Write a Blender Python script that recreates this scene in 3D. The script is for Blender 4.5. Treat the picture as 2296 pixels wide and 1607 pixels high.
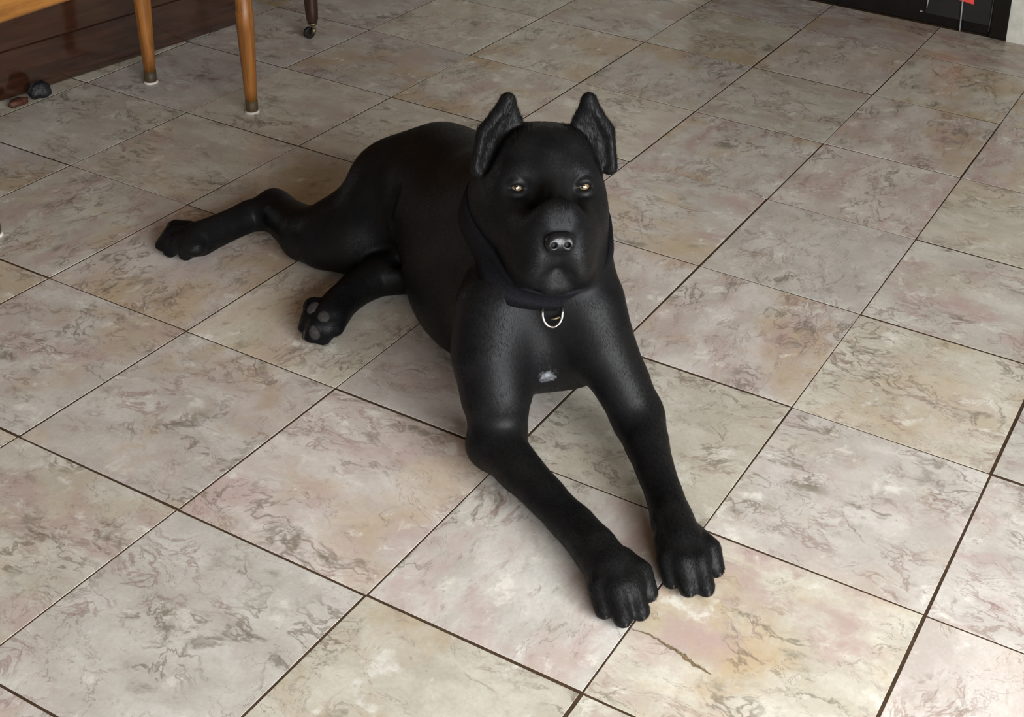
import bpy, math, random
import numpy as np
from mathutils import Vector, Matrix

for o in list(bpy.data.objects):
    bpy.data.objects.remove(o, do_unlink=True)
scene = bpy.context.scene
COL = scene.collection

# ------------------------------------------------------------------ camera
cam_d = bpy.data.cameras.new('camera')
cam = bpy.data.objects.new('camera', cam_d)
COL.objects.link(cam)
cam_d.sensor_fit = 'HORIZONTAL'
cam_d.sensor_width = 36.0
cam_d.lens = 3037.96 * 36.0 / 2296.0
cam_d.shift_x = -0.17584            # the photograph is an off-centre crop
cam_d.shift_y = -0.26285
cam_d.clip_start = 0.05
_r = Vector((0.8934, 0.4464, 0.0515)).normalized()
_f = Vector((-0.3934, 0.8324, -0.3903)).normalized()
_u = _r.cross(_f).normalized()
_r = _f.cross(_u).normalized()
_m = Matrix((_r, _u, -_f)).transposed().to_4x4()
_m.translation = Vector((1.4794, -0.9947, 1.2294))
cam.matrix_world = _m
scene.camera = cam

# ------------------------------------------------------------------ daylight
world = bpy.data.worlds.new('world')
scene.world = world
world.use_nodes = True
_bg = world.node_tree.nodes['Background']
_bg.inputs['Color'].default_value = (0.62, 0.78, 1.0, 1)
_bg.inputs['Strength'].default_value = 1.0

def window_light(name, loc, rot, sx, sy, watts, color):
    d = bpy.data.lights.new(name, 'AREA')
    d.shape = 'RECTANGLE'; d.size = sx; d.size_y = sy
    d.energy = watts; d.color = color
    o = bpy.data.objects.new(name, d)
    o.location = loc; o.rotation_euler = rot
    COL.objects.link(o)
    return o
# daylight entering the window in the right-hand wall
window_light('daylight_right', (2.58, -0.95, 1.02), (0, math.radians(90), 0), 1.40, 2.30, 188, (0.97, 0.985, 1.0))
# weaker daylight from the window behind the viewer
window_light('daylight_front', (1.45, -2.96, 1.35), (math.radians(90), 0, 0), 1.30, 1.40, 9, (0.90, 0.96, 1.0))

vs = scene.view_settings
vs.view_transform = 'Standard'
vs.look = 'None'
vs.gamma = 1.0
vs.use_curve_mapping = False
vs.exposure = 0.0

try:                                  # a closed room: keep the light paths short
    scene.cycles.max_bounces = 7; scene.cycles.diffuse_bounces = 4; scene.cycles.glossy_bounces = 3
except Exception:
    pass

# ------------------------------------------------------------------ helpers
def link(o, parent=None):
    COL.objects.link(o)
    if parent is not None:
        o.parent = parent
    return o

def mesh_obj(name, V, F, mat=None, parent=None, smooth=False, loc=(0, 0, 0)):
    me = bpy.data.meshes.new(name)
    me.from_pydata([tuple(v) for v in V], [], [tuple(f) for f in F])
    me.update()
    if smooth:
        me.polygons.foreach_set('use_smooth', [True] * len(me.polygons))
    if mat is not None:
        me.materials.append(mat)
    o = bpy.data.objects.new(name, me)
    o.location = loc
    return link(o, parent)

def tag(o, label, cat=None, group=None, kind=None):
    if label: o['label'] = label
    if cat: o['category'] = cat
    if group: o['group'] = group
    if kind: o['kind'] = kind
    return o

def empty(name, loc):
    o = bpy.data.objects.new(name, None)
    o.empty_display_size = 0.05
    o.location = loc
    return link(o)

class Shape:
    """collects boxes / lathes / tubes into one mesh"""
    def __init__(s): s.V = []; s.F = []
    def box(s, lo, hi, bev=0.0):
        x0, y0, z0 = lo; x1, y1, z1 = hi
        n = len(s.V)
        if bev <= 0:
            for z in (z0, z1):
                for x, y in ((x0, y0), (x1, y0), (x1, y1), (x0, y1)): s.V.append((x, y, z))
            s.F += [tuple(n + i for i in f) for f in ((0, 3, 2, 1), (4, 5, 6, 7), (0, 1, 5, 4), (1, 2, 6, 5), (2, 3, 7, 6), (3, 0, 4, 7))]
            return s
        b = bev
        rings = [(z0, b), (z0 + b, 0), (z1 - b, 0), (z1, b)]
        for z, i in rings:
            p = [(x0 + i + b, y0 + i), (x1 - i - b, y0 + i), (x1 - i, y0 + i + b), (x1 - i, y1 - i - b),
                 (x1 - i - b, y1 - i), (x0 + i + b, y1 - i), (x0 + i, y1 - i - b), (x0 + i, y0 + i + b)]
            s.V += [(x, y, z) for x, y in p]
        s.F.append(tuple(n + i for i in reversed(range(8))))
        s.F.append(tuple(n + 24 + i for i in range(8)))
        for r in range(3):
            for i in range(8):
                j = (i + 1) % 8
                s.F.append((n + r * 8 + i, n + r * 8 + j, n + r * 8 + 8 + j, n + r * 8 + 8 + i))
        return s
    def tube(s, pts, radii, seg=16, cap=True):
        P = [Vector(p) for p in pts]
        n0 = len(s.V)
        ref = None
        for i, p in enumerate(P):
            t = (P[min(i + 1, len(P) - 1)] - P[max(i - 1, 0)]).normalized()
            if ref is None:
                ref = Vector((1, 0, 0)) if abs(t.x) < .9 else Vector((0, 1, 0))
            a = (ref - t * ref.dot(t)).normalized(); ref = a
            b = t.cross(a)
            for k in range(seg):
                w = 2 * math.pi * k / seg
                s.V.append(tuple(p + (a * math.cos(w) + b * math.sin(w)) * radii[i]))
        for i in range(len(P) - 1):
            for k in range(seg):
                l = (k + 1) % seg
                s.F.append((n0 + i * seg + k, n0 + i * seg + l, n0 + (i + 1) * seg + l, n0 + (i + 1) * seg + k))
        if cap:
            s.F.append(tuple(n0 + k for k in reversed(range(seg))))
            e = n0 + (len(P) - 1) * seg
            s.F.append(tuple(e + k for k in range(seg)))
        return s
    def build(s, name, mat, parent=None, smooth=False, loc=(0, 0, 0)):
        return mesh_obj(name, s.V, s.F, mat, parent, smooth, loc)

# ------------------------------------------------------------------ materials
class NT:
    def __init__(s, name):
        s.m = bpy.data.materials.new(name); s.m.use_nodes = True
        s.t = s.m.node_tree; s.n = s.t.nodes; s.l = s.t.links
        s.bsdf = s.n['Principled BSDF']
    def node(s, typ, **kw):
        n = s.n.new(typ)
        for k, v in kw.items(): setattr(n, k, v)
        return n
    def put(s, sock, v):
        if hasattr(v, 'is_linked') or hasattr(v, 'links'): s.l.new(v, sock)
        else: sock.default_value = v
    def noise(s, vec, scale, detail=4, rough=.55, dist=0., out='Fac'):
        n = s.node('ShaderNodeTexNoise')
        if vec is not None: s.l.new(vec, n.inputs['Vector'])
        n.inputs['Scale'].default_value = scale; n.inputs['Detail'].default_value = detail
        n.inputs['Roughness'].default_value = rough; n.inputs['Distortion'].default_value = dist
        return n.outputs[out]
    def math(s, op, a, b=0., clamp=False):
        n = s.node('ShaderNodeMath', operation=op); n.use_clamp = clamp
        s.put(n.inputs[0], a); s.put(n.inputs[1], b)
        return n.outputs[0]
    def vmath(s, op, a, b):
        n = s.node('ShaderNodeVectorMath', operation=op)
        s.put(n.inputs[0], a); s.put(n.inputs[1], b)
        return n.outputs['Vector'] if op not in ('LENGTH', 'DISTANCE', 'DOT_PRODUCT') else n.outputs['Value']
    def ramp(s, fac, lo, hi, a=0., b=1.):
        n = s.node('ShaderNodeMapRange'); n.interpolation_type = 'SMOOTHSTEP'
        s.put(n.inputs['Value'], fac)
        n.inputs['From Min'].default_value = lo; n.inputs['From Max'].default_value = hi
        n.inputs['To Min'].default_value = a; n.inputs['To Max'].default_value = b
        return n.outputs[0]
    def mix(s, fac, a, b, typ='MIX'):
        n = s.node('ShaderNodeMix', data_type='RGBA', blend_type=typ)
        s.put(n.inputs[0], fac)
        for i, v in ((6, a), (7, b)):
            if isinstance(v, (tuple, list)): n.inputs[i].default_value = (v[0], v[1], v[2], 1)
            else: s.l.new(v, n.inputs[i])
        return n.outputs[2]
    def bump(s, h, strength, dist):
        n = s.node('ShaderNodeBump'); s.l.new(h, n.inputs['Height'])
        n.inputs['Strength'].default_value = strength; n.inputs['Distance'].default_value = dist
        s.l.new(n.outputs[0], s.bsdf.inputs['Normal'])
    def set(s, **kw):
        for k, v in kw.items():
            i = s.bsdf.inputs[k.replace('_', ' ')]
            if isinstance(v, (tuple, list)): i.default_value = (v[0], v[1], v[2], 1) if len(v) == 3 else v
            else: s.put(i, v)
        return s
def srgb(r, g, b):
    f = lambda c: (c / 255 / 12.92) if c / 255 <= .04045 else ((c / 255 + .055) / 1.055) ** 2.4
    return (f(r), f(g), f(b))

def marble_material():
    N = NT('marble_tile')
    tc = N.node('ShaderNodeTexCoord'); oi = N.node('ShaderNodeObjectInfo')
    rnd = oi.outputs['Random']
    comb = N.node('ShaderNodeCombineXYZ')
    N.put(comb.inputs[0], N.math('MULTIPLY', rnd, 97.)); N.put(comb.inputs[1], N.math('MULTIPLY', rnd, 53.)); N.put(comb.inputs[2], N.math('MULTIPLY', rnd, 31.))
    co = N.vmath('ADD', tc.outputs['Object'], comb.outputs[0])
    wob = N.noise(co, 5, 3, .5, 0., 'Color')
    cw = N.vmath('ADD', co, N.vmath('SCALE', wob, (0, 0, 0)))
    sc = cw.node; sc.inputs[1].links[0].from_node.inputs['Scale'].default_value = .16
    st = N.node('ShaderNodeMapping'); st.inputs['Scale'].default_value = (1., 1.7, 1.); N.l.new(cw, st.inputs['Vector'])
    cs = st.outputs[0]
    # broad clouds of the stone
    base = N.mix(N.ramp(N.noise(cs, 2.6, 6, .62), .36, .64), srgb(176, 169, 155), srgb(214, 210, 198))
    r2 = N.math('FRACT', N.math('MULTIPLY', rnd, 17.3)); r3 = N.math('FRACT', N.math('MULTIPLY', rnd, 41.7))
    tint = N.mix(N.ramp(N.math('FRACT', N.math('MULTIPLY', rnd, 29.1)), .25, .6), srgb(206, 198, 172), srgb(200, 196, 190))
    tint = N.mix(N.ramp(N.math('FRACT', N.math('MULTIPLY', rnd, 29.1)), .6, .95), tint, srgb(202, 186, 180))
    base = N.mix(.45, base, tint)
    ochre = N.math('MULTIPLY', N.ramp(N.noise(cw, 1.7, 6, .62), .45, .66), N.ramp(r2, .0, 1., .15, 1.))
    base = N.mix(ochre, base, srgb(186, 160, 118))
    pink = N.math('MULTIPLY', N.ramp(N.noise(N.vmath('ADD', cs, (7.3, 2.1, 0)), 2.2, 6, .64), .45, .66), N.ramp(r3, .0, 1., .1, .9))
    base = N.mix(pink, base, srgb(182, 154, 146))
    pale = N.ramp(N.noise(N.vmath('ADD', cw, (3.1, 9.1, 0)), 6, 6, .66), .56, .70, 0., .8)
    base = N.mix(pale, base, srgb(228, 224, 210))
    # veins: thin ridges, gathered in patches
    def vein(off, scale, width, det=5, dist=.4):
        n = N.noise(N.vmath('ADD', cs, off), scale, det, .62, dist)
        return N.ramp(N.math('ABSOLUTE', N.math('SUBTRACT', n, .5)), 0., width, 1., 0.)
    patch = N.ramp(N.noise(N.vmath('ADD', co, (1.7, 5.9, 0)), 2.3, 3, .5), .46, .62)
    patch2 = N.ramp(N.noise(N.vmath('ADD', co, (8.7, 1.9, 0)), 2.6, 3, .5), .48, .64)
    v1 = N.math('MULTIPLY', vein((2.2, .4, 0), 2.4, .024), N.math('ADD', N.math('MULTIPLY', patch, .62), .03))
    base = N.mix(v1, base, srgb(104, 88, 68))
    v2 = N.math('MULTIPLY', vein((5.2, 7.4, 0), 3.6, .034), N.math('MULTIPLY', patch2, .6))
    base = N.mix(v2, base, srgb(138, 104, 94))
    smudge = N.math('MULTIPLY', N.ramp(N.noise(N.vmath('ADD', cs, (4.4, 4.4, 0)), 5, 6, .68), .53, .68), N.math('MULTIPLY', patch, .8))
    base = N.mix(smudge, base, srgb(116, 106, 86))
    v3 = N.math('MULTIPLY', vein((9.2, 3.4, 0), 1.3, .0045, 7, .8), .5)
    base = N.mix(v3, base, srgb(112, 84, 70))
    spk = N.math('MULTIPLY', N.ramp(N.noise(N.vmath('ADD', cs, (6.1, .7, 0)), 13, 6, .7), .55, .70), N.ramp(N.noise(N.vmath('ADD', co, (.3, 8.2, 0)), 1.9, 3, .5), .42, .62, .08, .6))
    base = N.mix(spk, base, srgb(138, 122, 106))
    fine = N.noise(co, 60, 4, .65)
    base = N.mix(N.ramp(fine, .35, .7, 0., .22), base, srgb(154, 146, 132))
    tone = N.ramp(N.math('FRACT', N.math('MULTIPLY', rnd, 7.7)), 0., 1., .90, 1.05)
    hsv = N.node('ShaderNodeHueSaturation'); N.l.new(base, hsv.inputs['Color']); N.put(hsv.inputs['Value'], tone); hsv.inputs['Saturation'].default_value = .88
    N.l.new(hsv.outputs[0], N.bsdf.inputs['Base Color'])
    rough = N.ramp(N.noise(co, 6, 4, .6), .3, .7, .25, .40)
    N.set(Roughness=rough, Specular_IOR_Level=.5)
    N.bump(N.noise(co, 8, 3, .5), .05, .004)
    return N.m

def plain(name, col, rough=.6, spec=.5, metal=0., noise=None, bump=None):
    N = NT(name)
    if noise:
        sc, amt = noise
        tc = N.node('ShaderNodeTexCoord')
        f = N.noise(tc.outputs['Object'], sc, 5, .6)
        c = N.mix(N.ramp(f, .3, .7, 0., 1.), tuple(x * (1 - amt) for x in col), tuple(min(1, x * (1 + amt)) for x in col))
        N.l.new(c, N.bsdf.inputs['Base Color'])
        if bump: N.bump(f, bump[0], bump[1])
    else: N.set(Base_Color=col)
    N.set(Roughness=rough, Specular_IOR_Level=spec, Metallic=metal)
    return N.m

def wood(name, dark, light, rough, axis=2, spec=.5):
    N = NT(name)
    tc = N.node('ShaderNodeTexCoord')
    mp = N.node('ShaderNodeMapping')
    s = [28, 28, 28]; s[axis] = 2.2
    mp.inputs['Scale'].default_value = s
    N.l.new(tc.outputs['Object'], mp.inputs['Vector'])
    f = N.noise(mp.outputs[0], 2.4, 6, .62, .6)
    g = N.noise(mp.outputs[0], 9, 4, .6)
    c = N.mix(N.ramp(f, .32, .68), dark, light)
    c = N.mix(N.ramp(g, .45, .75, 0., .35), c, dark)
    N.l.new(c, N.bsdf.inputs['Base Color'])
    N.set(Roughness=rough, Specular_IOR_Level=spec)
    N.bump(f, .06, .002)
    return N.m

def coat_material(spot):
    N = NT('black_coat')
    tc = N.node('ShaderNodeTexCoord')
    co = tc.outputs['Object']
    d = N.vmath('DISTANCE', co, spot)
    d = N.math('ADD', d, N.math('MULTIPLY', N.math('SUBTRACT', N.noise(co, 130, 4, .7), .5), .030))
    white = N.ramp(d, -.002, .014, .55, 0.)
    base = N.mix(N.ramp(N.noise(co, 12, 4, .6), .35, .65), (.0040, .0040, .0046), (.0070, .0068, .0066))
    base = N.mix(white, base, (.40, .41, .44))
    N.l.new(base, N.bsdf.inputs['Base Color'])
    N.set(Roughness=.46, Specular_IOR_Level=.125, Sheen_Weight=.0, Sheen_Roughness=.45)
    mp = N.node('ShaderNodeMapping'); mp.inputs['Scale'].default_value = (1, 1, .45); N.l.new(co, mp.inputs['Vector'])
    hair = N.noise(mp.outputs[0], 420, 3, .6)
    broad = N.noise(co, 26, 3, .5)
    h = N.math('ADD', N.math('MULTIPLY', hair, .35), N.math('MULTIPLY', broad, 1.2))
    N.bump(h, .30, .0022)
    return N.m

def eye_material():
    N = NT('amber_eye')
    tc = N.node('ShaderNodeTexCoord')
    sx = N.node('ShaderNodeSeparateXYZ'); N.l.new(tc.outputs['Object'], sx.inputs[0])
    r = N.math('SQRT', N.math('ADD', N.math('POWER', sx.outputs[0], 2.), N.math('POWER', sx.outputs[2], 2.)))
    streak = N.noise(tc.outputs['Object'], 500, 3, .6)
    iris = N.mix(streak, srgb(78, 60, 38), srgb(118, 94, 62))
    c = N.mix(N.ramp(r, .0072, .0088), iris, (.01, .007, .006))
    c = N.mix(N.ramp(r, .0027, .0034), (.004, .003, .003), c)
    N.l.new(c, N.bsdf.inputs['Base Color'])
    N.set(Roughness=.12, Specular_IOR_Level=.6, Coat_Weight=.6, Coat_Roughness=.06)
    return N.m

M = {}
M['marble'] = marble_material()
M['vein'] = plain('brown_inclusion', srgb(124, 105, 80), .45, .4, noise=(220, .4))
M['grout'] = plain('grout', srgb(70, 55, 40), .9, .10, noise=(60, .25))
M['bench_wood'] = wood('honey_wood', srgb(104, 62, 24), srgb(150, 96, 40), .38, 2)
M['bench_wood_h'] = wood('honey_wood_rail', srgb(112, 70, 28), srgb(152, 102, 46), .38, 1)
M['sock'] = wood('worn_leg_end', srgb(52, 40, 22), srgb(84, 66, 36), .6, 2)
M['felt'] = plain('white_pad', srgb(206, 198, 188), .8, .3, noise=(200, .08))
M['cab_wood'] = wood('dark_cabinet_wood', srgb(40, 22, 14), srgb(62, 36, 24), .13, 1, 1.0)
for _n in M['cab_wood'].node_tree.nodes:
    if _n.type == 'BSDF_PRINCIPLED':
        _n.inputs['Coat Weight'].default_value = .6; _n.inputs['Coat Roughness'].default_value = .12
M['dark_leg'] = wood('dark_turned_wood', srgb(34, 18, 12), srgb(58, 34, 24), .35, 2)
M['brass'] = plain('tarnished_brass', srgb(110, 98, 74), .45, .5, .8, noise=(90, .3))
M['rubber'] = plain('black_rubber', srgb(24, 20, 18), .55, .4)
M['door'] = plain('black_lacquer', srgb(17, 17, 16), .16, .5, noise=(5, .25))
M['door_panel'] = plain('smoked_panel', srgb(38, 39, 38), .22, .5, noise=(7, .2))
M['pale'] = plain('pale_scuff_reflection', srgb(150, 150, 148), .6, .4)  # scuffs and cord, and the painted reflection at the jamb edge
M['red'] = plain('red_paper', srgb(228, 74, 66), .55, .4, noise=(40, .12))
M['plaster'] = plain('pale_stone_wall', srgb(196, 194, 184), .85, .3, noise=(16, .16), bump=(.4, .01))
M['tan_wall'] = plain('tan_wall', srgb(104, 82, 58), .85, .25, noise=(6, .08))
M['ceil'] = plain('timber_brown_ceiling', srgb(104, 82, 58), .9, .2, noise=(4, .03))
M['frame'] = plain('white_window_frame', srgb(220, 220, 216), .5, .4)
M['dark_bit'] = plain('dark_lump_surface', srgb(20, 18, 20), .5, .4, noise=(60, .4), bump=(.6, .01))
M['brown_bit'] = plain('red_brown_lump', srgb(70, 38, 22), .6, .4, noise=(70, .4), bump=(.5, .006))
M['pad'] = plain('grey_paw_pad', srgb(44, 42, 39), .8, .25, noise=(260, .3), bump=(.5, .002))
M['nose'] = plain('wet_black_nose', (.005, .005, .006), .30, .42, noise=(420, .3), bump=(.35, .0008))
M['claw'] = plain('dark_claw', srgb(40, 36, 34), .22, .6)
M['claw_pale'] = plain('pale_claw', srgb(170, 166, 156), .3, .6)
M['collar'] = plain('black_webbing', (.004, .004, .0055), .7, .12, noise=(300, .4), bump=(.5, .0012))
M['steel'] = plain('steel_ring', srgb(215, 215, 212), .18, .5, 1.)
M['eye'] = eye_material()

# ------------------------------------------------------------------ room
S = 0.305
WY = 2.372                    # plane of the back wall
XL, XR, YF, HC = -1.62, 2.62, -3.0, 2.60
line_x = {-3: .019, -2: -.002, -1: .001, 0: .010, 1: -.010, 2: .001, 3: -.001, 4: .002}
line_y = {0: -.005, 1: .007, 2: .014, 3: -.002, 4: -.015, 5: -.023, 6: .011, 7: .03}
gx = lambda i: (i + line_x.get(i, 0)) * S
gy = lambda j: (j + line_y.get(j, 0)) * S

floor = Shape().box((XL, YF, -.06), (XR, WY + .12, -.0006)).build('floor', M['grout'])
tag(floor, 'pale veined marble tile floor with dark grout lines', kind='structure')
rng = random.Random(11)
# one bevelled marble tile, 1 x 1 units in plan, shared by all the full tiles
def tile_mesh():
    b, d = .0012, .0003
    V = []
    for (i, z) in ((0, -.02), (0, -d), (b, 0)):
        V += [(-.5 + i, -.5 + i, z), (.5 - i, -.5 + i, z), (.5 - i, .5 - i, z), (-.5 + i, .5 - i, z)]
    F = [(8, 9, 10, 11)]
    for r in (0, 4):
        for k in range(4):
            l = (k + 1) % 4
            F.append((r + k, r + l, r + 4 + l, r + 4 + k))
    me = bpy.data.meshes.new('marble_tile')
    me.from_pydata(V, [], F); me.update(); me.materials.append(M['marble'])
    return me
TILE = tile_mesh()
GAP = .0034
nx0, nx1, ny0, ny1 = -5, 8, -6, 8
for i in range(nx0, nx1):
    for j in range(ny0, ny1):
        x0, x1 = gx(i) + GAP / 2, gx(i + 1) - GAP / 2
        y0, y1 = gy(j) + GAP / 2, gy(j + 1) - GAP / 2
        if j == 7: y1 = WY + .004
        t = bpy.data.objects.new('marble_tile', TILE)
        q = rng.randrange(4) if j != 7 else 0
        sx, sy = x1 - x0, y1 - y0
        if q % 2: sx, sy = sy, sx
        t.scale = (sx, sy, 1)
        jx, jy = rng.uniform(-.0012, .0012), rng.uniform(-.0012, .0012)
        t.location = ((x0 + x1) / 2 + jx, (y0 + y1) / 2 + (jy if j < 6 else 0), rng.uniform(-.0002, .0002))
        t.rotation_euler = (rng.uniform(-.0007, .0007), rng.uniform(-.0007, .0007), q * math.pi / 2 + rng.uniform(-.003, .003))
        link(t, floor)

# a long brown inclusion in the tile in front of the paws
SV = [(0.9148, 0.1101), (0.9318, 0.1101), (0.9525, 0.1106), (0.9721, 0.1075), (0.9884, 0.1043), (1.0087, 0.0988), (1.0336, 0.0925)]
SW = (.0004, .0010, .0012, .0020, .0030, .0022, .0004)
rv = random.Random(4)
fine = []
for k in range(len(SV) - 1):
    for q in range(9):
        f_ = q / 9
        fine.append((SV[k][0] * (1 - f_) + SV[k + 1][0] * f_, SV[k][1] * (1 - f_) + SV[k + 1][1] * f_, SW[k] * (1 - f_) + SW[k + 1] * f_))
Vv, Fv = [], []
mean = 0.
for k, (x, y, w_) in enumerate(fine):
    a_, b_ = fine[max(k - 1, 0)], fine[min(k + 1, len(fine) - 1)]
    tx_, ty_ = b_[0] - a_[0], b_[1] - a_[1]
    l_ = math.hypot(tx_, ty_); nx_, ny_ = -ty_ / l_, tx_ / l_
    mean = mean * .8 + rv.uniform(-.0010, .0010)
    for s_ in (-1, 1):
        u_ = s_ * w_ * rv.uniform(.45, 1.35) + mean
        Vv.append((x + nx_ * u_, y + ny_ * u_, .00055))
    if k: Fv.append((2 * k - 2, 2 * k, 2 * k + 1, 2 * k - 1))
mesh_obj('stone_vein', Vv, Fv, M['vein'], floor)

def struct(name, shape, mat, label):
    o = shape.build(name, mat)
    return tag(o, label, kind='structure')
DX0, DX1, DH = -.14, .789, 2.05      # doorway
wb = Shape().box((XL, WY, -.02), (DX0, WY + .12, HC)).box((DX1, WY, -.02), (XR, WY + .12, HC)).box((DX0, WY, DH), (DX1, WY + .12, HC))
struct('wall_back', wb, M['plaster'], 'rough pale stone wall beside the black door')
struct('wall_left', Shape().box((XL - .1, YF, -.02), (XL, WY + .12, HC)), M['tan_wall'], 'tan wall behind the dark wooden cabinet')
fw = Shape().box((XL - .1, YF - .1, -.02), (.78, YF, HC)).box((2.12, YF - .1, -.02), (XR + .1, YF, HC)) \
    .box((.78, YF - .1, -.02), (2.12, YF, .62)).box((.78, YF - .1, 2.08), (2.12, YF, HC))
struct('wall_front', fw, M['tan_wall'], 'tan wall behind the viewer')
W0, W1, WZ0, WZ1 = -2.15, .25, .28, 1.76
wr = Shape().box((XR, YF, -.02), (XR + .12, W0, HC)).box((XR, W1, -.02), (XR + .12, WY + .12, HC)) \
    .box((XR, W0, -.02), (XR + .12, W1, WZ0)).box((XR, W0, WZ1), (XR + .12, W1, HC))
struct('wall_right', wr, M['plaster'], 'pale wall with the big window')
struct('ceiling', Shape().box((XL - .1, YF - .1, HC), (XR + .12, WY + .12, HC + .1)), M['ceil'], 'plain brown ceiling')
wf = Shape().box((XR + .02, W0, WZ0), (XR + .08, W0 + .05, WZ1)).box((XR + .02, W1 - .05, WZ0), (XR + .08, W1, WZ1)) \
    .box((XR + .02, W0 + .05, WZ0), (XR + .08, W1 - .05, WZ0 + .05)).box((XR + .02, W0 + .05, WZ1 - .05), (XR + .08, W1 - .05, WZ1))
struct('window_1', wf, M['frame'], 'large white-framed window in the right wall')

wf = Shape().box((.78, YF - .08, .62), (.83, YF - .02, 2.08)).box((2.07, YF - .08, .62), (2.12, YF - .02, 2.08)) \
    .box((.83, YF - .08, .62), (2.07, YF - .02, .67)).box((.83, YF - .08, 2.03), (2.07, YF - .02, 2.08))
struct('window_2', wf, M['frame'], 'white-framed window behind the viewer')

# black door, closed, in the back wall
door = Shape().box((DX0, WY + .012, .002), (DX1 - .048, WY + .052, DH), .002).build('door_1', M['door'])
tag(door, 'glossy black door in the back wall', kind='structure')
Shape().box((DX1 - .046, WY - .004, .0005), (DX1, WY + .06, DH), .003).build('door_jamb', M['door'], door)
Shape().box((.563, WY + .007, .030), (DX1 - .052, WY + .0125, 1.2), .001).build('door_panel', M['door_panel'], door)
Shape().tube([(DX1 - .050, WY + .009, .014), (DX1 - .048, WY + .009, .07), (DX1 - .0465, WY + .009, .20)], [.0016, .0030, .0026], 8).build('painted_edge_reflection', M['pale'], door, True)  # pale strip imitating the reflection along the jamb edge
Shape().tube([(.566, WY + .006, .046), (.5675, WY + .006, .075)], [.0012, .0022], 8).build('scuff_mark', M['pale'], door, True)
Shape().box((.5475, WY + .0105, .030), (.5540, WY + .0122, .033)).build('scuff_mark', M['pale'], door)

# red paper tag hanging on the door by a pale cord
rt = empty('red_tag', (.655, WY, 0))
tag(rt, 'red paper tag with a pale cord hanging against the black door', 'tag')
V = [(-.060, 0, .094), (.0365, 0, .0825), (.0365, 0, .150), (-.060, 0, .150)]
tagm = mesh_obj('paper', [(x, y, z) for y in (-.0005, .003) for x, _, z in V],
                [(0, 1, 2, 3), (7, 6, 5, 4), (0, 4, 5, 1), (1, 5, 6, 2), (2, 6, 7, 3), (3, 7, 4, 0)], M['red'], rt)
Shape().tube([(.006, .000, .092), (.0075, .000, .05), (.009, .000, .0022)], [.0024, .0021, .0019], 8).build('cord', M['pale'], rt, True)

# ------------------------------------------------------------------ furniture
# bench with four tapering legs
bench = empty('bench', (-.645, .672, 0))
tag(bench, 'honey-coloured wooden bench with tapering legs on white pads', 'bench')
bx, by = .1475, .317
for sx in (-1, 1):
    for sy in (-1, 1):
        pts, rad = [], []
        for z, r in ((.030, .0125), (.06, .0135), (.13, .0160), (.20, .0180), (.23, .0192), (.235, .0172), (.30, .0178), (.40, .0185)):
            pts.append((sx * bx, sy * by, z)); rad.append(r)
        leg = Shape().tube(pts, rad, 20).build('leg', M['bench_wood'], bench, True)
        sock = Shape().tube([(sx * bx, sy * by, z) for z in (.004, .008, .030)], [.0118, .0128, .0131], 20).build('leg_tip', M['sock'], leg, True)
        Shape().tube([(sx * bx, sy * by, z) for z in (.0003, .002, .0045)], [.0150, .0158, .0135], 20).build('foot_pad', M['felt'], leg, True)
for sx in (-1, 1):
    Shape().box((sx * bx - .011, -by - .012, .378), (sx * bx + .011, by + .012, .445), .004).build('side_rail', M['bench_wood_h'], bench)
for sy in (-1, 1):
    Shape().box((-bx + .011, sy * by - .011, .380), (bx - .011, sy * by + .011, .445), .004).build('end_rail', M['bench_wood_h'], bench)
Shape().box((-bx - .03, -by - .03, .4455), (bx + .03, by + .03, .470), .006).build('seat', M['bench_wood_h'], bench)

# dark cabinet along the left wall, polished so it mirrors the bench legs
cab = empty('cabinet', (-.889, 1.372, 0))
cab.rotation_euler = (0, 0, math.radians(-6.5))
tag(cab, 'dark polished wooden cabinet standing on the floor behind the bench', 'cabinet')
CL, CD = 1.97, .44          # length, depth; local x = 0 is the front
Shape().box((-CD, -CL, .001), (-.008, 0, .108), .002).build('plinth', M['cab_wood'], cab)
Shape().box((-CD, -CL, .1085), (-.018, 0, .86)).build('body', M['cab_wood'], cab)
for k in range(3):
    y0 = -CL + CL * k / 3 + .002; y1 = -CL + CL * (k + 1) / 3 - .002
    dr = Shape().box((-.0175, y0, .112), (0, y1, .852), .002).build('door', M['cab_wood'], cab)
    Shape().tube([(-.001, y1 - .04, .55), (.022, y1 - .04, .55)], [.009, .013], 14).build('knob', M['brass'], dr, True)
Shape().box((-CD, -CL - .01, .8605), (.012, .008, .888), .004).build('top', M['cab_wood'], cab)

# small table whose turned legs end in castors
tbl = empty('castor_table', (-.682, 1.395, 0))
tbl.rotation_euler = (0, 0, math.radians(-14.6))
tag(tbl, 'dark turned-leg table on small castors beyond the bench', 'table')
for lx, ly in ((0, 0), (0, .517), (-.49, .517), (-.49, 0)):
    leg = Shape().tube([(lx + dx, ly, z) for dx, z in ((0, .042), (0, .05), (-.001, .075), (-.003, .13), (-.005, .20), (-.006, .40), (-.006, .60))],
                       [.0105, .0140, .0155, .0165, .0170, .022, .026], 18).build('leg', M['dark_leg'], tbl, True)
    Shape().tube([(lx, ly, z) for z in (.034, .038, .0425)], [.0075, .0118, .0118], 16).build('ferrule', M['brass'], leg, True)
    Shape().tube([(lx - .013, ly - .006, .0150), (lx - .0125, ly - .006, .0150), (lx - .003, ly - .005, .0150), (lx - .0025, ly - .005, .0150)], [.012, .0145, .0145, .012], 20).build('castor_wheel', M['rubber'], leg, True)
    Shape().tube([(lx + .004, ly, .030), (lx + .007, ly - .002, .022), (lx + .001, ly - .005, .015)], [.0055, .006, .0045], 10).build('castor_fork', M['brass'], leg, True)
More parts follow.
